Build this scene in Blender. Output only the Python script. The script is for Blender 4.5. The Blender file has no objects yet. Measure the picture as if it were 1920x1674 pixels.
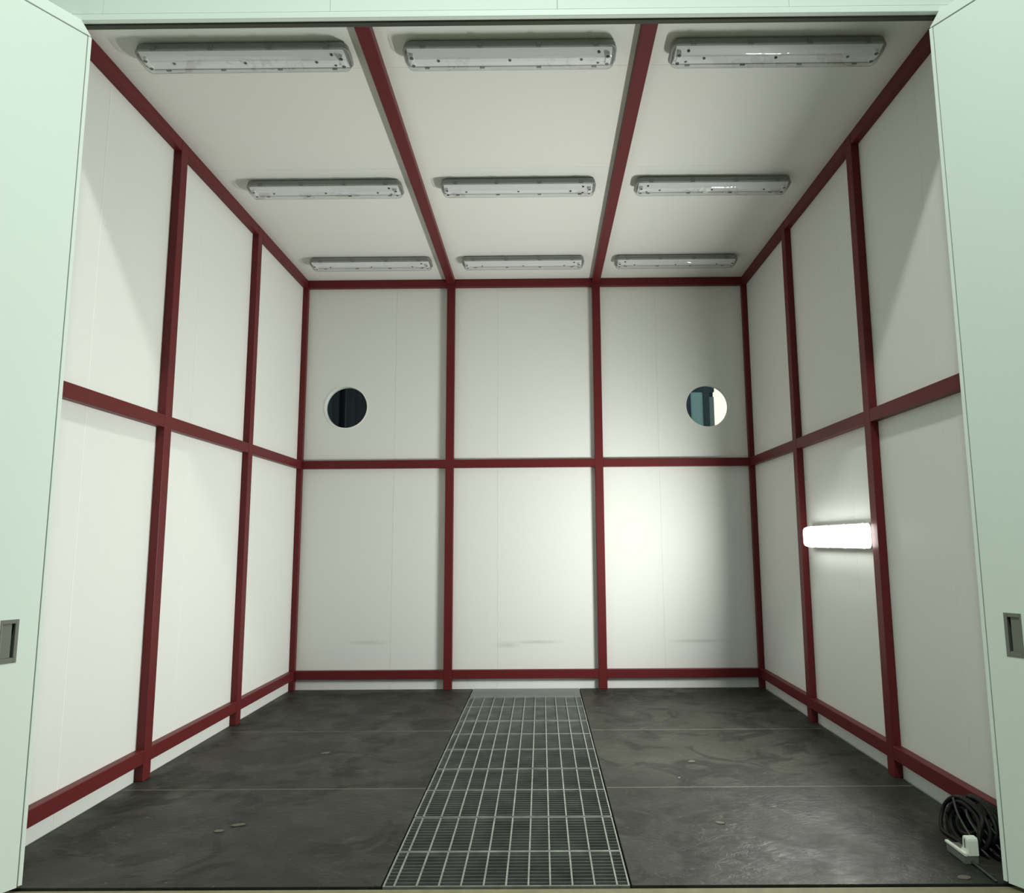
import bpy, bmesh, math, random
from mathutils import Vector, Matrix

random.seed(7)
scene = bpy.context.scene
COL = scene.collection

# ------------------------------------------------------------------ dimensions
WL, WR, H = -2.468, 2.429, 4.389          # side wall faces, ceiling height (back wall face is y = 0)
YF = -4.07                                 # front edge of the room floor
P, W = 0.056, 0.087                        # steel tube depth and width
ZM, ZB = 2.334, 0.108                      # middle rail centre, bottom rail underside
Y1, Y2 = -2.721, -1.384                    # near edges of the side wall posts
XA, XB = -0.831, 0.768                     # centres of the back wall posts and ceiling beams
HX0, HX1 = -2.16, 2.155                    # door hinges
ZHEAD = 4.155                              # underside of the header

# ------------------------------------------------------------------ camera
cam = bpy.data.objects.new('camera', bpy.data.cameras.new('camera'))
COL.objects.link(cam)
F = Vector((-0.00463657, 0.99197768, 0.12632806))
R = Vector((0.99995929, 0.00557711, -0.0070926))
U = Vector((0.00774025, -0.12629003, 0.99196316))
M = Matrix((R, U, -F)).transposed().to_4x4()
M.translation = Vector((0.14059593, -7.27189227, 1.5))
cam.matrix_world = M
cam.data.sensor_fit = 'HORIZONTAL'
cam.data.sensor_width = 36.0
cam.data.lens = 23.91852
cam.data.shift_x = -0.0245947
cam.data.shift_y = 0.0084802
cam.data.clip_end = 200
scene.camera = cam

# ------------------------------------------------------------------ world, hall lamps, exposure
world = bpy.data.worlds.new('hall_ambience')
scene.world = world
world.use_nodes = True
bg = world.node_tree.nodes['Background']
bg.inputs['Color'].default_value = (0.80, 0.96, 0.86, 1)
bg.inputs['Strength'].default_value = 0.30

def area(name, loc, target, size, power, color):
    l = bpy.data.lights.new(name, 'AREA')
    l.shape = 'DISK'; l.size = size; l.energy = power; l.color = color
    o = bpy.data.objects.new(name, l); COL.objects.link(o)
    o.location = loc
    o.rotation_euler = (Vector(target) - Vector(loc)).to_track_quat('-Z', 'Y').to_euler()
    return o
area('hall_lamp_light', (0.15, -7.3, 7.6), (0.15, -7.25, 0.0), 0.5, 312, (0.90, 1.0, 0.90))

LAMP_POWER = 140.0
LAMP_GLOW = 6.0
vs = scene.view_settings
vs.view_transform = 'Standard'
vs.look = 'None'
vs.exposure = 0.06
vs.gamma = 1.0
vs.use_curve_mapping = False

# ------------------------------------------------------------------ materials
def new_mat(name):
    m = bpy.data.materials.new(name); m.use_nodes = True
    nt = m.node_tree
    return m, nt, nt.nodes['Principled BSDF']

def N(nt, typ, **kw):
    n = nt.nodes.new(typ)
    for k, v in kw.items():
        if k in n.inputs: n.inputs[k].default_value = v
        else: setattr(n, k, v)
    return n

def paint(name, col, rough=0.4, spec=0.5, var=0.03, scale=3.0, bump=0.0, bscale=120, metallic=0.0):
    m, nt, b = new_mat(name)
    geo = N(nt, 'ShaderNodeNewGeometry')
    nz = N(nt, 'ShaderNodeTexNoise'); nz.inputs['Scale'].default_value = scale; nz.inputs['Detail'].default_value = 4
    nt.links.new(geo.outputs['Position'], nz.inputs['Vector'])
    mr = N(nt, 'ShaderNodeMapRange'); mr.inputs['To Min'].default_value = 1 - var; mr.inputs['To Max'].default_value = 1 + var
    nt.links.new(nz.outputs['Fac'], mr.inputs['Value'])
    mx = N(nt, 'ShaderNodeMix', data_type='RGBA', blend_type='MULTIPLY')
    mx.inputs[0].default_value = 1.0
    mx.inputs[6].default_value = (*col, 1)
    nt.links.new(mr.outputs['Result'], mx.inputs[7])
    nt.links.new(mx.outputs[2], b.inputs['Base Color'])
    b.inputs['Roughness'].default_value = rough
    b.inputs['Specular IOR Level'].default_value = spec
    b.inputs['Metallic'].default_value = metallic
    if bump > 0:
        n2 = N(nt, 'ShaderNodeTexNoise'); n2.inputs['Scale'].default_value = bscale
        nt.links.new(geo.outputs['Position'], n2.inputs['Vector'])
        bp = N(nt, 'ShaderNodeBump'); bp.inputs['Strength'].default_value = bump; bp.inputs['Distance'].default_value = 0.002
        nt.links.new(n2.outputs['Fac'], bp.inputs['Height'])
        nt.links.new(bp.outputs['Normal'], b.inputs['Normal'])
    return m

M_panel = paint('panel_offwhite', (0.72, 0.725, 0.70), 0.52, 0.3, 0.012, 1.2)
M_ceil = paint('ceiling_offwhite', (0.705, 0.71, 0.68), 0.55, 0.3, 0.012, 1.2)
M_door = paint('door_palegreen', (0.735, 0.825, 0.775), 0.60, 0.25, 0.012, 0.9)
M_bead = paint('joint_bead_white', (0.82, 0.83, 0.80), 0.5, 0.3, 0.01)
M_trim = paint('door_trim', (0.76, 0.84, 0.795), 0.5, 0.3, 0.01)
M_soffit = paint('dark_soffit', (0.06, 0.065, 0.05), 0.7, 0.3)
M_red = paint('oxide_red_paint', (0.112, 0.0145, 0.016), 0.42, 0.2, 0.10, 5.0, 0.05, 60)
M_galv = paint('galvanised_steel', (0.40, 0.42, 0.39), 0.42, 0.5, 0.5, 13.0, metallic=0.75)
M_galv_d = paint('galvanised_bar', (0.19, 0.20, 0.19), 0.5, 0.5, 0.6, 6.0, metallic=0.6)
M_plate = paint('cover_plate_steel', (0.22, 0.24, 0.235), 0.45, 0.5, 0.15, 14.0, metallic=0.5)
M_grey = paint('light_body_grey', (0.24, 0.25, 0.235), 0.5, 0.4, 0.03)
M_white = paint('reflector_white', (0.80, 0.80, 0.82), 0.35, 0.4, 0.02)
M_dark = paint('dark_hole', (0.03, 0.03, 0.03), 0.6, 0.3)
M_pit = paint('channel_concrete', (0.075, 0.078, 0.07), 0.75, 0.3, 0.25, 9.0, 0.3, 30)
M_dust = paint('dusty_joint', (0.115, 0.113, 0.095), 0.8, 0.2, 0.5, 9.0)
M_sub = paint('subfloor', (0.035, 0.035, 0.03), 0.9, 0.2)
M_hall = paint('hall_concrete_beige', (0.21, 0.19, 0.115), 0.75, 0.3, 0.28, 16.0, 0.2, 50)
M_steel = paint('brushed_handle', (0.20, 0.205, 0.185), 0.5, 0.4, 0.05, metallic=0.3)
M_steel_d = paint('handle_recess', (0.06, 0.065, 0.055), 0.5, 0.4)
M_blue = paint('blue_sheet', (0.016, 0.042, 0.062), 0.6, 0.3, 0.1)
M_blue_l = paint('pale_blue_panel', (0.50, 0.80, 0.95), 0.6, 0.3, 0.05)
M_navy = paint('navy_frame', (0.06, 0.10, 0.15), 0.6, 0.3, 0.05)
M_silver = paint('grey_strip', (0.30, 0.40, 0.48), 0.5, 0.4, 0.05)
M_ring = paint('porthole_rim', (0.76, 0.77, 0.72), 0.4, 0.4, 0.01)
M_black = paint('black_rubber', (0.006, 0.0065, 0.0065), 0.55, 0.25, 0.2, 30)
M_plug = paint('white_plastic', (0.80, 0.84, 0.76), 0.35, 0.5, 0.03)
M_plugg = paint('grey_plastic', (0.16, 0.17, 0.15), 0.5, 0.4, 0.05)
M_strand = paint('grey_cable', (0.045, 0.047, 0.043), 0.5, 0.4, 0.1)
M_scrap = paint('scrap_pale', (0.12, 0.115, 0.09), 0.8, 0.2, 0.3, 60)

# back wall panels: same paint, with three low grey smudges
def smudged():
    m, nt, b = new_mat('panel_offwhite_smudged')
    b.inputs['Roughness'].default_value = 0.44
    b.inputs['Specular IOR Level'].default_value = 0.12
    geo = N(nt, 'ShaderNodeNewGeometry')
    nz = N(nt, 'ShaderNodeTexNoise'); nz.inputs['Scale'].default_value = 6; nz.inputs['Detail'].default_value = 6
    mp = N(nt, 'ShaderNodeMapping'); mp.inputs['Scale'].default_value = (0.6, 1, 3.0)
    nt.links.new(geo.outputs['Position'], mp.inputs['Vector']); nt.links.new(mp.outputs['Vector'], nz.inputs['Vector'])
    total = None
    for cx, cz, sx, sz in ((-1.67, 0.47, 0.22, 0.028), (-0.22, 0.44, 0.15, 0.035), (0.10, 0.465, 0.28, 0.022), (1.77, 0.465, 0.32, 0.022)):
        sub = N(nt, 'ShaderNodeVectorMath', operation='SUBTRACT'); sub.inputs[1].default_value = (cx, 0, cz)
        nt.links.new(geo.outputs['Position'], sub.inputs[0])
        mul = N(nt, 'ShaderNodeVectorMath', operation='MULTIPLY'); mul.inputs[1].default_value = (1 / sx, 0, 1 / sz)
        nt.links.new(sub.outputs[0], mul.inputs[0])
        ln = N(nt, 'ShaderNodeVectorMath', operation='LENGTH'); nt.links.new(mul.outputs[0], ln.inputs[0])
        mr = N(nt, 'ShaderNodeMapRange', interpolation_type='SMOOTHSTEP')
        mr.inputs['From Min'].default_value = 1.3; mr.inputs['From Max'].default_value = 0.0
        nt.links.new(ln.outputs['Value'], mr.inputs['Value'])
        if total is None: total = mr.outputs['Result']
        else:
            mx = N(nt, 'ShaderNodeMath', operation='MAXIMUM')
            nt.links.new(total, mx.inputs[0]); nt.links.new(mr.outputs['Result'], mx.inputs[1]); total = mx.outputs[0]
    mm = N(nt, 'ShaderNodeMath', operation='MULTIPLY'); nt.links.new(total, mm.inputs[0]); nt.links.new(nz.outputs['Fac'], mm.inputs[1])
    m2 = N(nt, 'ShaderNodeMath', operation='MULTIPLY'); m2.inputs[1].default_value = 0.55; nt.links.new(mm.outputs[0], m2.inputs[0])
    cm = N(nt, 'ShaderNodeMix', data_type='RGBA')
    cm.inputs[6].default_value = (0.72, 0.725, 0.70, 1); cm.inputs[7].default_value = (0.30, 0.29, 0.26, 1)
    nt.links.new(m2.outputs[0], cm.inputs[0]); nt.links.new(cm.outputs[2], b.inputs['Base Color'])
    return m
M_back = smudged()

# floor plates: dark sheet with scuffs, damp dark blotches and dusty scratches
def floor_mat():
    m, nt, b = new_mat('floor_dark_sheet')
    geo = N(nt, 'ShaderNodeNewGeometry')
    def noise(scale, detail, stretch=(1, 1, 1), dist=0.0, rough=0.5):
        mp = N(nt, 'ShaderNodeMapping'); mp.inputs['Scale'].default_value = stretch
        nt.links.new(geo.outputs['Position'], mp.inputs['Vector'])
        n = N(nt, 'ShaderNodeTexNoise'); n.inputs['Scale'].default_value = scale; n.inputs['Detail'].default_value = detail
        n.inputs['Distortion'].default_value = dist; n.inputs['Roughness'].default_value = rough
        nt.links.new(mp.outputs['Vector'], n.inputs['Vector']); return n.outputs['Fac']
    def ramp(src, a, bb, lo=0.0, hi=1.0):
        r = N(nt, 'ShaderNodeMapRange', interpolation_type='SMOOTHSTEP')
        r.inputs['From Min'].default_value = a; r.inputs['From Max'].default_value = bb
        r.inputs['To Min'].default_value = lo; r.inputs['To Max'].default_value = hi
        nt.links.new(src, r.inputs['Value']); return r.outputs['Result']
    def mix(fac, a, c2):
        x = N(nt, 'ShaderNodeMix', data_type='RGBA')
        nt.links.new(fac, x.inputs[0])
        if isinstance(a, tuple): x.inputs[6].default_value = (*a, 1)
        else: nt.links.new(a, x.inputs[6])
        x.inputs[7].default_value = (*c2, 1); return x.outputs[2]
    c = mix(ramp(noise(1.1, 5), 0.35, 0.7), (0.022, 0.0222, 0.0170), (0.038, 0.0375, 0.029))
    c = mix(ramp(noise(2.3, 7, (1, 1, 1), 1.4, 0.6), 0.50, 0.60, 0, 0.85), c, (0.011, 0.011, 0.0095))
    c = mix(ramp(noise(4.0, 10, (1.0, 1.6, 1), 2.2, 0.72), 0.55, 0.72, 0, 0.55), c, (0.085, 0.083, 0.070))
    c = mix(ramp(noise(30, 4), 0.66, 0.74, 0, 0.6), c, (0.12, 0.118, 0.10))
    nt.links.new(c, b.inputs['Base Color'])
    nt.links.new(ramp(noise(3.0, 6, (1, 1, 1), 0.8), 0.3, 0.7, 0.40, 0.62), b.inputs['Roughness'])
    b.inputs['Specular IOR Level'].default_value = 0.28
    bp = N(nt, 'ShaderNodeBump'); bp.inputs['Strength'].default_value = 0.6; bp.inputs['Distance'].default_value = 0.010
    nt.links.new(noise(11, 8, (1, 1.5, 1), 1.2, 0.62), bp.inputs['Height'])
    nt.links.new(bp.outputs['Normal'], b.inputs['Normal'])
    return m
M_floor = floor_mat()

def emis(name, col, strength):
    m, nt, b = new_mat(name)
    b.inputs['Base Color'].default_value = (0.8, 0.8, 0.8, 1)
    b.inputs['Emission Color'].default_value = (*col, 1)
    b.inputs['Emission Strength'].default_value = strength
    return m
M_lamp = emis('lit_diffuser', (0.98, 1.0, 0.94), LAMP_GLOW)
M_day = emis('daylit_window', (1.0, 0.95, 0.60), 1.25)

def clear(name, tint, ior, rough, wave=0.0, gain=1.8):
    m = bpy.data.materials.new(name); m.use_nodes = True
    nt = m.node_tree; nt.nodes.remove(nt.nodes['Principled BSDF'])
    out = nt.nodes['Material Output']
    tr = N(nt, 'ShaderNodeBsdfTransparent'); tr.inputs['Color'].default_value = (*tint, 1)
    gl = N(nt, 'ShaderNodeBsdfGlossy'); gl.inputs['Roughness'].default_value = rough
    lw = N(nt, 'ShaderNodeLayerWeight'); lw.inputs['Blend'].default_value = 0.5
    pw = N(nt, 'ShaderNodeMath', operation='POWER'); pw.inputs[1].default_value = 4.0
    nt.links.new(lw.outputs['Facing'], pw.inputs[0])
    fr = N(nt, 'ShaderNodeMapRange'); f0 = ((ior - 1) / (ior + 1)) ** 2 * gain
    fr.inputs['To Min'].default_value = f0; fr.inputs['To Max'].default_value = 1.0
    nt.links.new(pw.outputs[0], fr.inputs['Value'])
    if wave:
        geo = N(nt, 'ShaderNodeNewGeometry')
        nz = N(nt, 'ShaderNodeTexNoise'); nz.inputs['Scale'].default_value = 7.0
        nt.links.new(geo.outputs['Position'], nz.inputs['Vector'])
        bp = N(nt, 'ShaderNodeBump'); bp.inputs['Strength'].default_value = wave; bp.inputs['Distance'].default_value = 0.01
        nt.links.new(nz.outputs['Fac'], bp.inputs['Height'])
        nt.links.new(bp.outputs['Normal'], gl.inputs['Normal'])
    mx = N(nt, 'ShaderNodeMixShader')
    nt.links.new(fr.outputs[0], mx.inputs[0]); nt.links.new(tr.outputs[0], mx.inputs[1]); nt.links.new(gl.outputs[0], mx.inputs[2])
    nt.links.new(mx.outputs[0], out.inputs['Surface'])
    return m
M_cover = clear('clear_cover', (0.93, 0.94, 0.95), 1.49, 0.03, 0.9, 3.0)
M_glass = clear('porthole_glass', (0.92, 0.96, 0.98), 1.5, 0.01, 0.0, 0.3)

# ------------------------------------------------------------------ builders
def tag(o, label=None, cat=None, group=None, kind=None):
    if label: o['label'] = label
    if cat: o['category'] = cat
    if group: o['group'] = group
    if kind: o['kind'] = kind
    return o

def empty(name, loc, label=None, cat=None, group=None, kind=None, rz=0.0):
    o = bpy.data.objects.new(name, None); COL.objects.link(o)
    o.location = loc; o.rotation_euler = (0, 0, rz); o.empty_display_size = 0.1
    return tag(o, label, cat, group, kind)

def link(name, mesh, loc=(0, 0, 0), parent=None):
    o = bpy.data.objects.new(name, mesh); COL.objects.link(o)
    o.location = loc
    if parent: o.parent = parent
    return o

def to_mesh(name, bm, mat, smooth=False):
    me = bpy.data.meshes.new(name)
    bmesh.ops.recalc_face_normals(bm, faces=bm.faces)
    bm.to_mesh(me); bm.free()
    me.materials.append(mat)
    if smooth:
        for p in me.polygons: p.use_smooth = True
    return me

CACHE = {}
def box_mesh(sx, sy, sz, mat, bev=0.0):
    key = (round(sx, 4), round(sy, 4), round(sz, 4), mat.name, bev)
    if key not in CACHE:
        bm = bmesh.new(); bmesh.ops.create_cube(bm, size=1.0)
        bmesh.ops.scale(bm, vec=(sx, sy, sz), verts=bm.verts)
        if bev: bmesh.ops.bevel(bm, geom=list(bm.edges), offset=bev, segments=2, affect='EDGES', profile=0.5)
        CACHE[key] = to_mesh('box', bm, mat)
    return CACHE[key]

def wloc(p):
    v = Vector((0, 0, 0))
    while p: v += p.location; p = p.parent
    return v

def box(name, x0, x1, y0, y1, z0, z1, mat, parent=None, bev=0.0, world=True):
    """box between world coordinates (parents are unrotated); world=False: parent coordinates"""
    c = Vector(((x0 + x1) / 2, (y0 + y1) / 2, (z0 + z1) / 2))
    if parent and world: c -= wloc(parent)
    return link(name, box_mesh(abs(x1 - x0), abs(y1 - y0), abs(z1 - z0), mat, bev), c, parent)

def rrect(L, Wd, r, n=5):
    pts = []
    for cx, cy, a0 in ((L / 2 - r, Wd / 2 - r, 0), (-L / 2 + r, Wd / 2 - r, 90), (-L / 2 + r, -Wd / 2 + r, 180), (L / 2 - r, -Wd / 2 + r, 270)):
        for i in range(n + 1):
            a = math.radians(a0 + 90 * i / n)
            pts.append((cx + r * math.cos(a), cy + r * math.sin(a)))
    return pts

def loft(sections, mat, cap0=True, cap1=True, smooth=False, name='loft'):
    """sections: (z, length, width, corner radius)"""
    bm = bmesh.new(); rings = []
    for z, L, Wd, r in sections:
        rings.append([bm.verts.new((x, y, z)) for x, y in rrect(L, Wd, r)])
    n = len(rings[0])
    for a, b in zip(rings, rings[1:]):
        for i in range(n): bm.faces.new((a[i], a[(i + 1) % n], b[(i + 1) % n], b[i]))
    if cap0: bm.faces.new(rings[0])
    if cap1: bm.faces.new(rings[-1])
    return to_mesh(name, bm, mat, smooth)

def disc_mesh(r, h, mat, seg=16, axis='Z'):
    key = ('disc', r, h, mat.name, seg, axis)
    if key not in CACHE:
        bm = bmesh.new()
        bmesh.ops.create_cone(bm, cap_ends=True, segments=seg, radius1=r, radius2=r, depth=h)
        if axis == 'Y': bmesh.ops.rotate(bm, matrix=Matrix.Rotation(math.pi / 2, 3, 'X'), verts=bm.verts)
        CACHE[key] = to_mesh('disc', bm, mat)
    return CACHE[key]

def tube_mesh(pts, r, mat, seg=8, name='tube'):
    bm = bmesh.new(); rings = []
    pts = [Vector(p) for p in pts]
    up = Vector((0, 0, 1))
    for i, p in enumerate(pts):
        t = (pts[min(i + 1, len(pts) - 1)] - pts[max(i - 1, 0)]).normalized()
        a = t.cross(up)
        if a.length < 1e-3: a = t.cross(Vector((1, 0, 0)))
        a.normalize(); b = a.cross(t)
        rings.append([bm.verts.new(p + r * (math.cos(k * 2 * math.pi / seg) * a + math.sin(k * 2 * math.pi / seg) * b)) for k in range(seg)])
    for a, b in zip(rings, rings[1:]):
        for k in range(seg): bm.faces.new((a[k], a[(k + 1) % seg], b[(k + 1) % seg], b[k]))
    bm.faces.new(rings[0]); bm.faces.new(rings[-1])
    return to_mesh(name, bm, mat, True)

def spline(ctrl, n=10):
    """Catmull-Rom through control points"""
    c = [Vector(p) for p in ctrl]; out = []
    c = [c[0] * 2 - c[1]] + c + [c[-1] * 2 - c[-2]]
    for i in range(1, len(c) - 2):
        p0, p1, p2, p3 = c[i - 1:i + 3]
        for k in range(n):
            t = k / n
            out.append(0.5 * ((2 * p1) + (-p0 + p2) * t + (2 * p0 - 5 * p1 + 4 * p2 - p3) * t * t + (-p0 + 3 * p1 - 3 * p2 + p3) * t ** 3))
    out.append(c[-2]); return out

G = 0.0004          # half of the joint between wall panels
T = 0.08            # wall panel thickness
# ------------------------------------------------------------------ side walls
def side_wall(name, x_face, sgn, cuts, label):
    root = empty(name, (x_face, YF / 2, 0), label, 'wall', kind='structure')
    xo = x_face + sgn * T
    for a, b in zip(cuts, cuts[1:]):
        box('wall_panel', x_face, xo, a + G, b - G, -0.02, H + 0.02, M_panel, root, 0.0008)
    for c in cuts[1:-1]:
        box('joint_strip', x_face + sgn * 0.05, xo + sgn * 0.01, c - 0.03, c + 0.03, -0.02, H + 0.02, M_panel, root)
        if sgn < 0: box('joint_bead', x_face - sgn * 0.0012, x_face + sgn * 0.002, c - 0.003, c + 0.003, 0, H, M_bead, root)
    return root
side_wall('wall_left', WL, -1, [-4.055, -3.44, -2.277, -1.13, 0.0], 'off-white panelled wall on the left side of the chamber')
side_wall('wall_right', WR, 1, [-4.055, -3.44, -2.277, -1.13, 0.0], 'off-white panelled wall on the right carrying the lit lamp')

# ------------------------------------------------------------------ back wall with two portholes
PORT = ((-1.97, 2.968, 0.232), (1.96, 2.955, 0.235))
def panel_with_hole(x0, x1, z0, z1, hole, mat):
    cx, cz, r = hole
    ang = set(2 * math.pi * i / 48 for i in range(48))
    for xx in (x0, x1):
        for zz in (z0, z1): ang.add(math.atan2(zz - cz, xx - cx) % (2 * math.pi))
    ang = sorted(ang)
    bm = bmesh.new(); fr = []
    for a in ang:
        dx, dz = math.cos(a), math.sin(a)
        ts = []
        if dx > 1e-9: ts.append((x1 - cx) / dx)
        if dx < -1e-9: ts.append((x0 - cx) / dx)
        if dz > 1e-9: ts.append((z1 - cz) / dz)
        if dz < -1e-9: ts.append((z0 - cz) / dz)
        t = min(ts)
        fr.append([bm.verts.new((cx + dx * q, y, cz + dz * q)) for y in (0, T) for q in (r, t)])
    n = len(fr)
    for i in range(n):
        a, b = fr[i], fr[(i + 1) % n]
        bm.faces.new((a[0], a[1], b[1], b[0])); bm.faces.new((a[2], b[2], b[3], a[3]))
        bm.faces.new((a[0], b[0], b[2], a[2])); bm.faces.new((a[1], a[3], b[3], b[1]))
    return to_mesh('panel_with_hole', bm, mat)
wb = empty('wall_back', (0, 0, 0), 'off-white panelled back wall with two round windows', 'wall', kind='structure')
cutsb = [WL - T, -1.437, -0.32, 0.80, 1.42, WR + T]
for a, b in zip(cutsb, cutsb[1:]):
    hole = next((h for h in PORT if a < h[0] < b), None)
    if hole: link('wall_panel', panel_with_hole(a + G, b - G, -0.02, H + 0.02, hole, M_back), (0, 0, 0), wb)
    else: box('wall_panel', a + G, b - G, 0, T, -0.02, H + 0.02, M_back, wb, 0.0008)
for c in cutsb[1:-1]:
    box('joint_strip', c - 0.03, c + 0.03, 0.05, T + 0.01, -0.02, H + 0.02, M_panel, wb)

def porthole(i, hole, label):
    cx, cz, r = hole
    root = empty('window_%d' % i, (cx, 0, cz), label, 'window', kind='structure')
    prof = [(r - 0.004, -0.004), (r + 0.010, -0.004), (r + 0.012, 0.004), (r + 0.002, 0.004), (r + 0.002, 0.07), (r - 0.006, 0.07)]
    bm = bmesh.new(); rings = []
    for k in range(48):
        a = 2 * math.pi * k / 48
        rings.append([bm.verts.new((q * math.cos(a), y, q * math.sin(a))) for q, y in prof])
    m = len(prof)
    for k in range(48):
        a, b = rings[k], rings[(k + 1) % 48]
        for j in range(m): bm.faces.new((a[j], b[j], b[(j + 1) % m], a[(j + 1) % m]))
    link('frame', to_mesh('porthole_frame', bm, M_ring), (0, 0, 0), root)
    link('pane', disc_mesh(r - 0.003, 0.008, M_glass, 48, 'Y'), (0, 0.045, 0), root)
porthole(1, PORT[0], 'round window on the left of the back wall looking onto dark blue sheeting')
porthole(2, PORT[1], 'round window on the right of the back wall with bright daylight behind')

# what stands behind the portholes
sh = empty('corrugated_sheet', (-2.2, 0.62, 0.0), 'dark blue ribbed metal sheet seen through the left round window', 'metal sheet')
for k in range(14):
    x = -2.75 + k * 0.088
    box('sheet_strip', x, x + 0.066, 0.64, 0.66, 0, 4.3, M_blue, sh)
    box('rib', x + 0.066, x + 0.088, 0.60, 0.66, 0, 4.3, M_blue, sh, 0.004)
gl = empty('glazed_partition', (2.0, 0.6, 0.0), 'blue framed partition with pale blue panel seen through the right round window', 'partition')
box('panel', 1.915, 2.057, 0.60, 0.64, 0, 3.235, M_blue_l, gl)
box('post', 1.50, 1.915, 0.59, 0.65, 0, 4.3, M_navy, gl, 0.004)
box('post', 2.057, 2.130, 0.58, 0.65, 0, 4.3, M_navy, gl, 0.004)
box('strip', 2.130, 2.190, 0.61, 0.64, 0, 3.18, M_silver, gl)
box('backing', 1.50, 2.192, 0.655, 0.675, 0, 4.3, M_navy, gl)
box('head_rail', 1.915, 2.192, 0.585, 0.65, 3.235, 4.3, M_navy, gl, 0.004)
dw = empty('daylit_window', (2.6, 0.72, 0.0), 'bright cream daylit window seen through the right edge of the right round window', 'window')
box('pane', 2.192, 2.95, 0.72, 0.73, 2.2, 3.9, M_day, dw)
box('frame', 2.192, 2.95, 0.70, 0.75, 2.14, 2.2, M_navy, dw)
box('frame', 2.192, 2.95, 0.70, 0.75, 3.9, 3.96, M_navy, dw)
box('frame', 2.95, 3.01, 0.70, 0.75, 0.0, 3.96, M_navy, dw)

# ------------------------------------------------------------------ ceiling
ce = empty('ceiling', (0, YF / 2, H), 'off-white panelled ceiling of the chamber', 'ceiling', kind='structure')
cc = [-4.055, -3.44, -2.305, -1.175, 0.0]
for a, b in zip(cc, cc[1:]):
    box('ceiling_panel', WL, WR, a + G, b - G, H, H + T, M_ceil, ce, 0.0008)
for c in cc[1:-1]:
    box('joint_strip', WL, WR, c - 0.03, c + 0.03, H + 0.05, H + T + 0.01, M_ceil, ce)

# ------------------------------------------------------------------ front wall: header and jambs
wf = empty('wall_front', (0, YF, 0), 'pale green header and jambs around the wide doorway', 'wall', kind='structure')
hc = [-3.6, -2.09, -0.92, 0.245, 1.43, 2.6, 3.6]
for a, b in zip(hc, hc[1:]):
    box('header_panel', a + 0.001, b - 0.001, -4.105, -4.06, 4.205, 5.6, M_door, wf, 0.001)
box('header_trim', -2.26, 2.26, -4.112, -4.085, ZHEAD + 0.008, 4.198, M_trim, wf, 0.003)
box('header_core', -3.6, 3.6, -4.085, -4.055, ZHEAD + 0.01, 5.6, M_grey, wf)
box('header_soffit', -2.2, 2.2, -4.083, -4.057, ZHEAD, ZHEAD + 0.0095, M_soffit, wf)  # dark strip covering the underside of the header
for s, hx, xw in ((-1, HX0, WL), (1, HX1, WR)):
    box('jamb_panel', hx + s * 0.055, s * 3.6, -4.06, -4.055 + 0.06, -0.02, ZHEAD + 0.005, M_door, wf, 0.001)

# ------------------------------------------------------------------ floor
GX0, GX1 = -0.575, 0.525                   # grating channel
fl = empty('floor', (0, YF / 2, 0), 'dark grey sheet floor with a grated channel down the middle', 'floor', kind='structure')
box('subfloor', WL - T, GX0 - 0.004, YF, 0.0, -0.16, -0.012, M_sub, fl)
box('subfloor', GX1 + 0.004, WR + T, YF, 0.0, -0.16, -0.012, M_sub, fl)
box('channel_bottom', GX0 - 0.004, GX1 + 0.004, YF, 0.0, -0.16, -0.11, M_pit, fl)
fy = [YF, -2.862, -1.575, -0.004]
for a, b in zip(fy, fy[1:]):
    box('floor_plate', WL + 0.006, GX0 - 0.004, a + 0.006, b - 0.006, -0.012, 0.0, M_floor, fl, 0.0015)
    box('floor_plate', GX1 + 0.004, WR - 0.016, a + 0.006, b - 0.006, -0.012, 0.0, M_floor, fl, 0.0015)
for c in fy[1:-1]:
    box('joint_filler', WL + 0.006, GX0 - 0.006, c - 0.0062, c + 0.0062, -0.012, -0.0006, M_dust, fl)
    box('joint_filler', GX1 + 0.006, WR - 0.016, c - 0.0062, c + 0.0062, -0.012, -0.0006, M_dust, fl)
hf = box('floor', -12, 12, -14, YF - 0.006, -0.20, -0.008, M_hall)
tag(hf, 'beige concrete hall floor in front of the doorway', 'floor', kind='structure')
box('threshold_shadow_gap', -2.25, 2.25, YF - 0.006, YF, -0.2, -0.03, M_sub, fl)

# ------------------------------------------------------------------ red steel frames
BV = 0.004
def frame_side(i, xf, sgn, label):
    root = empty('trim_%d' % i, (xf, YF / 2, 0), label, 'steel frame', kind='structure')
    xi = xf + sgn * P
    for y in (Y1, Y2):
        box('post', xf, xi, y, y + W, 0, H - 0.001, M_red, root, BV)
    segs = [(-4.05, Y1), (Y1 + W, Y2), (Y2 + W, -P)]
    for a, b in segs:
        for z0, z1 in ((ZB, ZB + W), (ZM - W / 2, ZM + W / 2), (H - W, H - 0.001)):
            box('rail', xf, xi - sgn * 0.001, a, b, z0, z1, M_red, root, BV)
    return root
frame_side(1, WL, 1, 'dark red steel posts and rails on the left wall')
frame_side(2, WR, -1, 'dark red steel posts and rails on the right wall')
t3 = empty('trim_3', (0, 0, 0), 'dark red steel posts and rails on the back wall', 'steel frame', kind='structure')
for a, b in ((WL, WL + P), (WR - P, WR)):
    box('corner_post', a, b, -P, 0, 0, H - 0.001, M_red, t3, BV)
for x in (XA, XB):
    box('post', x - W / 2, x + W / 2, -P, 0, 0, H - 0.001, M_red, t3, BV)
for a, b in ((WL + P, XA - W / 2), (XA + W / 2, XB - W / 2), (XB + W / 2, WR - P)):
    for z0, z1 in ((ZB, ZB + W), (ZM - W / 2, ZM + W / 2), (H - W, H - 0.001)):
        box('rail', a, b, -P + 0.001, 0, z0, z1, M_red, t3, BV)
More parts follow.
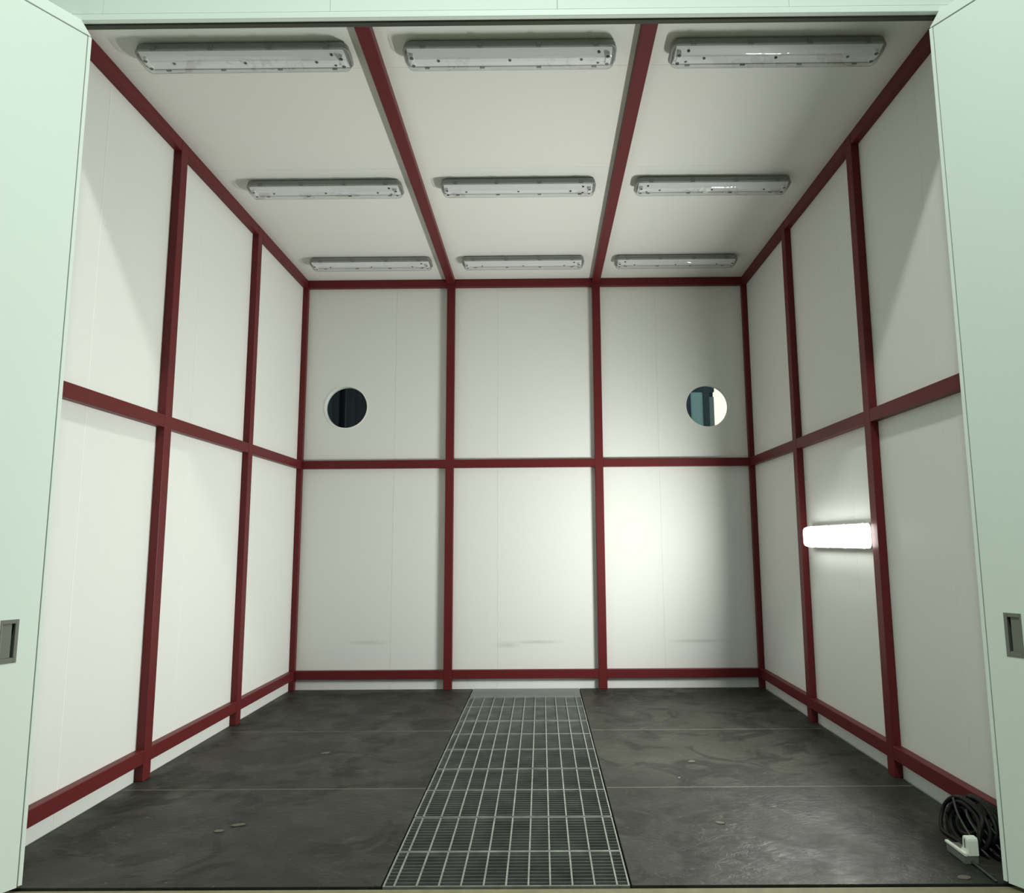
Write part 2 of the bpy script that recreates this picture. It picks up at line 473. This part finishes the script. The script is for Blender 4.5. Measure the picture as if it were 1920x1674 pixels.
t4 = empty('trim_4', (0, YF / 2, H), 'two dark red steel beams running along the ceiling', 'steel frame', kind='structure')
for x in (XA, XB):
    box('beam', x - W / 2, x + W / 2, -4.05, -P, H - P, H, M_red, t4, BV)

# ------------------------------------------------------------------ door leaves
def door(i, hx, sgn, label):
    """local x runs from the hinge along the leaf, local -y*sgn is towards the opening centre"""
    ang = math.radians(32)
    d = Vector((sgn * math.sin(ang), -math.cos(ang), 0))
    root = empty('door_%d' % i, (hx, -4.07, 0), label, 'door', kind='structure')
    root.rotation_euler = (0, 0, math.atan2(d.y, d.x))
    f = 1 if sgn < 0 else -1          # face normal (towards the centre) is local +y*f
    LEN, TH, Z0, Z1 = 2.12, 0.045, 0.012, 4.095
    def lb(name, x0, x1, y0, y1, z0, z1, mat, par=root, bev=0.0015):
        return box(name, x0, x1, f * y0, f * y1, z0, z1, mat, par, bev, world=False)
    hxa, hxb, hz0, hz1 = 0.096, 0.166, 0.982, 1.172      # pull handle opening
    # leaf slab around the recessed pull
    xa = 0.020
    lb('leaf_panel', xa, LEN, -TH, -0.030, Z0, Z1, M_door)
    lb('leaf_skin', xa, hxa, -0.030, 0, Z0, Z1, M_door, bev=0.0)
    lb('leaf_skin', hxb, LEN, -0.030, 0, Z0, Z1, M_door, bev=0.0)
    lb('leaf_skin', hxa, hxb, -0.030, 0, Z0, hz0, M_door, bev=0.0)
    lb('leaf_skin', hxa, hxb, -0.030, 0, hz1, Z1, M_door, bev=0.0)
    # vertical edge profile and mitred top profile
    lb('edge_trim', 0.0, 0.016, -TH, 0.002, Z0 + 0.004, Z1 + 0.002, M_trim)
    lb('edge_seal', 0.016, 0.020, -TH, -0.004, Z0, Z1, M_steel)
    lb('top_seal', 0.006, LEN, -TH, -0.006, Z1, Z1 + 0.008, M_steel)
    bm = bmesh.new()
    poly = [(0.004, Z1 + 0.008), (LEN, Z1 + 0.008), (LEN, 4.163), (0.055, 4.163)]
    fr = [bm.verts.new((x, f * 0.001, z)) for x, z in poly]; bk = [bm.verts.new((x, -f * TH, z)) for x, z in poly]
    bm.faces.new(fr); bm.faces.new(bk)
    for k in range(4): bm.faces.new((fr[k], fr[(k + 1) % 4], bk[(k + 1) % 4], bk[k]))
    link('top_trim', to_mesh('top_trim', bm, M_trim), (0, 0, 0), root)
    # flush pull
    h = empty('handle', (0, 0, 0)); h.parent = root
    lb('recess', hxa, hxb, -0.030, -0.026, hz0, hz1, M_steel_d, h, 0.0)
    b = 0.014
    lb('surround', hxa, hxa + b, -0.026, 0.003, hz0, hz1, M_steel, h)
    lb('surround', hxb - b * 0.5, hxb, -0.026, 0.003, hz0, hz1, M_steel, h)
    lb('surround', hxa + b, hxb - b * 0.5, -0.026, 0.003, hz0, hz0 + 0.022, M_steel, h)
    lb('surround', hxa + b, hxb - b * 0.5, -0.026, 0.003, hz1 - 0.018, hz1, M_steel, h)
    lb('grip', hxa + b + 0.011, hxb - b * 0.5, -0.012, -0.004, hz0 + 0.022, hz1 - 0.018, M_steel, h)
    return root
door(1, HX0, -1, 'pale green door leaf swung open on the left of the doorway')
door(2, HX1, 1, 'pale green door leaf swung open on the right of the doorway')

# ------------------------------------------------------------------ light fittings
LM = {}
LM['body'] = loft([(0, 1.20, 0.125, 0.03), (-0.016, 1.232, 0.158, 0.04), (-0.046, 1.240, 0.166, 0.042)], M_grey, name='light_body')
LM['rim'] = loft([(-0.046, 1.240, 0.172, 0.045), (-0.048, 1.246, 0.178, 0.046), (-0.056, 1.246, 0.178, 0.046), (-0.058, 1.238, 0.170, 0.044)], M_grey, name='light_rim')
def cover_mesh(mat):
    return loft([(-0.058, 1.234, 0.166, 0.042), (-0.074, 1.228, 0.160, 0.040), (-0.090, 1.214, 0.146, 0.036), (-0.098, 1.196, 0.128, 0.030), (-0.100, 1.170, 0.104, 0.024)],
                mat, cap0=False, smooth=True, name='light_cover')
LM['cover'] = cover_mesh(M_cover)
M_frost = emis('frosted_side_glow', (0.98, 1.0, 0.94), 14.0)  # glow added to the lamp's sides, standing in for bloom around it
LM['cover_lit'] = loft([(-0.058, 1.234, 0.166, 0.042), (-0.074, 1.228, 0.160, 0.040), (-0.090, 1.214, 0.148, 0.036)], M_frost, name='light_cover_lit')
LM['diffuser'] = loft([(-0.0905, 1.213, 0.147, 0.036), (-0.096, 1.205, 0.139, 0.034), (-0.100, 1.180, 0.114, 0.026)], M_lamp, name='lit_diffuser')
def reflector_mesh():
    bm = bmesh.new()
    prof = [(-0.074, -0.0590), (-0.060, -0.064), (-0.020, -0.076), (-0.012, -0.080), (0.012, -0.080), (0.020, -0.076), (0.060, -0.064), (0.074, -0.0590)]
    a = [bm.verts.new((-0.595, y, z)) for y, z in prof]; b = [bm.verts.new((0.595, y, z)) for y, z in prof]
    for k in range(len(prof) - 1): bm.faces.new((a[k], a[k + 1], b[k + 1], b[k]))
    bm.faces.new(a); bm.faces.new(b)
    return to_mesh('reflector', bm, M_white)
LM['reflector'] = reflector_mesh()
LM['clip'] = box_mesh(0.030, 0.010, 0.030, M_steel, 0.003)
LM['screw'] = disc_mesh(0.0085, 0.010, M_dark, 12)
LM['holder'] = box_mesh(0.022, 0.090, 0.022, M_white, 0.003)
LM['hole'] = disc_mesh(0.011, 0.006, M_dark, 12)

def light(name, loc, label, group=None, lit=False, flip=False):
    root = empty(name, loc, label, 'light', group)
    link('body', LM['body'], (0, 0, 0), root)
    link('rim', LM['rim'], (0, 0, 0), root)
    cv = link('cover', LM['cover_lit' if lit else 'cover'], (0, 0, 0), root)
    for sy in (-1, 1):
        for x in (-0.50, -0.17, 0.17, 0.50):
            link('clip', LM['clip'], (x, sy * 0.088, -0.050), root)
    if lit: link('diffuser', LM['diffuser'], (0, 0, 0), root)
    if not lit:
        rf = link('reflector', LM['reflector'], (0, 0, 0), root)
        s = -1 if flip else 1
        for x, y in ((0.0, 0.0), (-0.42, 0.0), (0.42, 0.0)):
            link('screw', LM['screw'], (s * x, y, -0.079), rf)
        link('screw', LM['screw'], (s * 0.52, -0.045, -0.067), rf)
        link('screw', LM['screw'], (s * 0.52, 0.040, -0.068), rf)
        for sx in (-1, 1):
            hd = link('lamp_holder', LM['holder'], (sx * 0.572, 0, -0.077), root)
            for y in (-0.032, 0.032):
                link('socket', LM['hole'], (0, y, -0.010), hd)
    return root

rows = ((-3.60, 'row nearest the doorway'), (-2.09, 'middle row'), (-0.60, 'row nearest the back wall'))
cols = ((-1.577, 'left of the left ceiling beam'), (-0.02, 'between the two ceiling beams'), (1.54, 'right of the right ceiling beam'))
for y, rn in rows:
    for x, cn in cols:
        light('ceiling_light', (x, y, H), 'unlit ceiling light, %s, %s' % (rn, cn), 'unlit ceiling lights', flip=x > 1)
wl = light('wall_light', (WR, -2.075, 1.525), 'brightly lit long lamp mounted on the right wall between two red posts', lit=True)
wl.rotation_euler = Matrix(((0, 0, 1), (1, 0, 0), (0, 1, 0))).to_euler()   # length along y, cover towards -x

ll = bpy.data.lights.new('lamp_light', 'AREA')
ll.shape = 'RECTANGLE'; ll.size = 1.175; ll.size_y = 0.114; ll.energy = LAMP_POWER
ll.color = (0.98, 1.0, 0.94); ll.spread = math.radians(168)
lo = bpy.data.objects.new('lamp_light', ll); COL.objects.link(lo)
wl.scale = (0.90, 1, 1)
lo.parent = wl; lo.location = (0, 0, -0.1006)     # shines along the lamp's own -z, away from the wall

# ------------------------------------------------------------------ channel gratings
gy = [-4.066, -3.722, -3.305, -2.890, -2.500, -2.070, -1.663, -1.270, -0.765, -0.374]
rods = [-0.520, -0.421, -0.323, -0.225, -0.125, -0.026, 0.073, 0.170, 0.268, 0.366, 0.465]
GW0, GW1 = -0.570, 0.520
ordn = ['first (nearest the doorway)', 'second', 'third', 'fourth', 'fifth', 'sixth', 'seventh', 'eighth', 'ninth and farthest']
for k in range(9):
    y0, y1 = gy[k] + 0.003, gy[k + 1] - 0.003
    dz = random.uniform(-0.003, 0.0015)
    root = empty('floor_grating', (0, (y0 + y1) / 2, 0), 'galvanised floor grating panel, %s in the channel counted from the doorway' % ordn[k], 'grating', 'gratings over the floor channel')
    root.location.z = dz
    bm = bmesh.new()
    L2, W0, W1 = (y1 - y0) / 2, GW0, GW1
    for (a, b, c, d) in ((W0, W1, -L2, -L2 + 0.006), (W0, W1, L2 - 0.006, L2), (W0, W0 + 0.007, -L2 + 0.006, L2 - 0.006), (W1 - 0.007, W1, -L2 + 0.006, L2 - 0.006)):
        r = bmesh.ops.create_cube(bm, size=1.0)
        bmesh.ops.scale(bm, vec=(b - a, d - c, 0.03), verts=r['verts'])
        bmesh.ops.translate(bm, vec=((a + b) / 2, (c + d) / 2, -0.015), verts=r['verts'])
    link('frame', to_mesh('grating_frame', bm, M_galv), (0, 0, 0), root)
    for x in rods:
        link('rod', box_mesh(0.0075, round(2 * L2 - 0.012, 4), 0.008, M_galv), (x, 0, -0.003), root)
    n = int((2 * L2 - 0.02) / 0.033)
    for j in range(n):
        yy = -L2 + 0.006 + (j + 1) * (2 * L2 - 0.012) / (n + 1)
        link('bar', box_mesh(GW1 - GW0 - 0.014, 0.003, 0.024, M_galv_d), ((GW0 + GW1) / 2, yy, -0.014), root)
cp = box('cover_plate', GW0, GW1, -0.371, -0.006, -0.030, 0.0, M_plate, None, 0.002)
tag(cp, 'plain grey steel cover plate closing the channel at the back wall', 'plate')
for xx0, xx1 in ((GX0 - 0.003, GX0 + 0.03), (GX1 - 0.03, GX1 + 0.003)):
    box('grating_ledge', xx0, xx1, YF, -0.004, -0.11, -0.0335, M_pit, fl)

# ------------------------------------------------------------------ cable coil and plug block
def coil():
    root = empty('cable_coil', (2.29, -3.66, 0.0), 'heap of coiled black cable against the bottom rail behind the right door leaf', 'cable')
    rnd = random.Random(3)
    ctrl = []
    turns = 17
    for i in range(turns * 8):
        a = i / 8 * 2 * math.pi
        t = i / (turns * 8)
        r = 0.095 + 0.04 * math.sin(1.7 * i / 8) + rnd.uniform(-0.016, 0.016)
        w = (t - 0.5) * 0.13 + rnd.uniform(-0.012, 0.012)
        # ring plane leans against the wall: long axis along y, height along z
        y = r * 1.30 * math.cos(a)
        z = max(0.012, 0.095 + r * 0.80 * math.sin(a))
        ctrl.append((w + 0.30 * (z - 0.1), y, z))
    ctrl += [(-0.02, -0.17, 0.03), (0.0, -0.21, 0.012), (0.02, -0.26, 0.010)]
    link('cable', tube_mesh(spline(ctrl, 4), 0.0105, M_black, 7), (0, 0, 0), root)
    for k in range(4):
        q = 0.04 * k
        c2 = [(-0.06 + q, 0.06 - q, 0.19 - q * .4), (-0.09 + q * .6, -0.03 - q, 0.14), (-0.08 + q, -0.12 - q * .5, 0.06), (-0.05 + q, -0.18 - q * .3, 0.012)]
        link('strand', tube_mesh(spline(c2, 8), 0.0055, M_strand, 6), (0, 0, 0), root)
    for s in (0.9, 2.2):
        bm = bmesh.new()
        a = bmesh.ops.create_cone(bm, cap_ends=True, segments=12, radius1=0.032, radius2=0.032, depth=0.022)
        bmesh.ops.rotate(bm, matrix=Matrix.Rotation(math.pi / 2, 3, 'X'), verts=bm.verts)
        bmesh.ops.rotate(bm, matrix=Matrix.Rotation(s, 3, 'X'), verts=bm.verts)
        link('tie', to_mesh('tie', bm, M_black), (0.0, 0.12 * math.cos(s), 0.105 + 0.09 * math.sin(s)), root)
coil()

pb = empty('plug_block', (2.132, -3.812, 0), 'small white and grey plastic block with upright end beside the black cable', 'plug')
def profile_mesh(poly, x0, x1, mat, bev=0.003):
    bm = bmesh.new()
    a = [bm.verts.new((x0, y, z)) for y, z in poly]; b = [bm.verts.new((x1, y, z)) for y, z in poly]
    n = len(poly)
    bm.faces.new(a); bm.faces.new(b)
    for k in range(n): bm.faces.new((a[k], a[(k + 1) % n], b[(k + 1) % n], b[k]))
    bmesh.ops.recalc_face_normals(bm, faces=bm.faces)
    bmesh.ops.bevel(bm, geom=list(bm.edges), offset=bev, segments=2, affect='EDGES')
    return to_mesh('profile', bm, mat)
link('base', profile_mesh([(-0.076, 0.0), (0.070, 0.0), (0.076, 0.036), (-0.078, 0.036)], -0.032, 0.032, M_plugg), (0, 0, 0), pb)
link('side_strip', profile_mesh([(-0.080, 0.036), (0.080, 0.036), (0.082, 0.047), (-0.080, 0.050)], -0.034, -0.018, M_plug, 0.002), (0, 0, 0), pb)
link('upright', profile_mesh([(-0.080, 0.036), (-0.014, 0.036), (-0.022, 0.052), (-0.036, 0.066), (-0.040, 0.112), (-0.048, 0.118), (-0.072, 0.116), (-0.078, 0.106)], -0.0175, 0.034, M_plug), (0, 0, 0), pb)
link('slot', box_mesh(0.004, 0.006, 0.038, M_plugg), (-0.0178, -0.058, 0.086), pb)
cd = link('power_cord', tube_mesh(spline([(2.131, -3.886, 0.012), (2.134, -3.94, 0.0075), (2.132, -4.00, 0.0075), (2.128, -4.062, 0.0075)], 8), 0.0065, M_strand, 8))
tag(cd, 'grey cord lying on the floor between the white plug block and the right door hinge', 'cord')

# ------------------------------------------------------------------ scraps on the floor
def scrap(x, y, s, rot, label):
    rnd = random.Random(int(x * 1000) + 17)
    bm = bmesh.new(); n = 9
    top = []; bot = []
    for k in range(n):
        a = 2 * math.pi * k / n
        r = s * rnd.uniform(0.65, 1.05)
        px, py = r * math.cos(a), 0.55 * r * math.sin(a)
        lift = 0.10 * s * rnd.uniform(0, 1)
        bot.append(bm.verts.new((px, py, lift * 0.3))); top.append(bm.verts.new((px, py, lift + 0.0012)))
    ct = bm.verts.new((0, 0, 0.08 * s + 0.001)); cb = bm.verts.new((0, 0, 0))
    for k in range(n):
        j = (k + 1) % n
        bm.faces.new((top[k], top[j], ct)); bm.faces.new((bot[j], bot[k], cb)); bm.faces.new((bot[k], bot[j], top[j], top[k]))
    o = link('paper_scrap', to_mesh('scrap', bm, M_scrap), (x, y, 0.0003))
    o.rotation_euler = (0, 0, rot)
    tag(o, label, 'scrap', 'small scraps on the floor')
scrap(-1.50, -3.40, 0.040, 0.3, 'pale scrap on the left floor, larger of the two lying close together')
scrap(-1.565, -3.475, 0.032, 0.1, 'pale scrap on the left floor, smaller and nearer of the two lying close together')
scrap(-1.425, -2.145, 0.040, 0.7, 'pale scrap lying alone in the middle of the left floor')
scrap(1.087, -3.405, 0.034, -0.4, 'pale scrap on the right floor close to the grating and the doorway')
scrap(1.16, -2.38, 0.030, 0.2, 'pale scrap in the middle of the right floor beside the grating')
scrap(1.01, -2.70, 0.018, 1.2, 'tiny pale scrap on the right floor right beside the grating')
scrap(2.015, -4.01, 0.034, 0.0, 'pale scrap on the right floor in front of the white plug block')
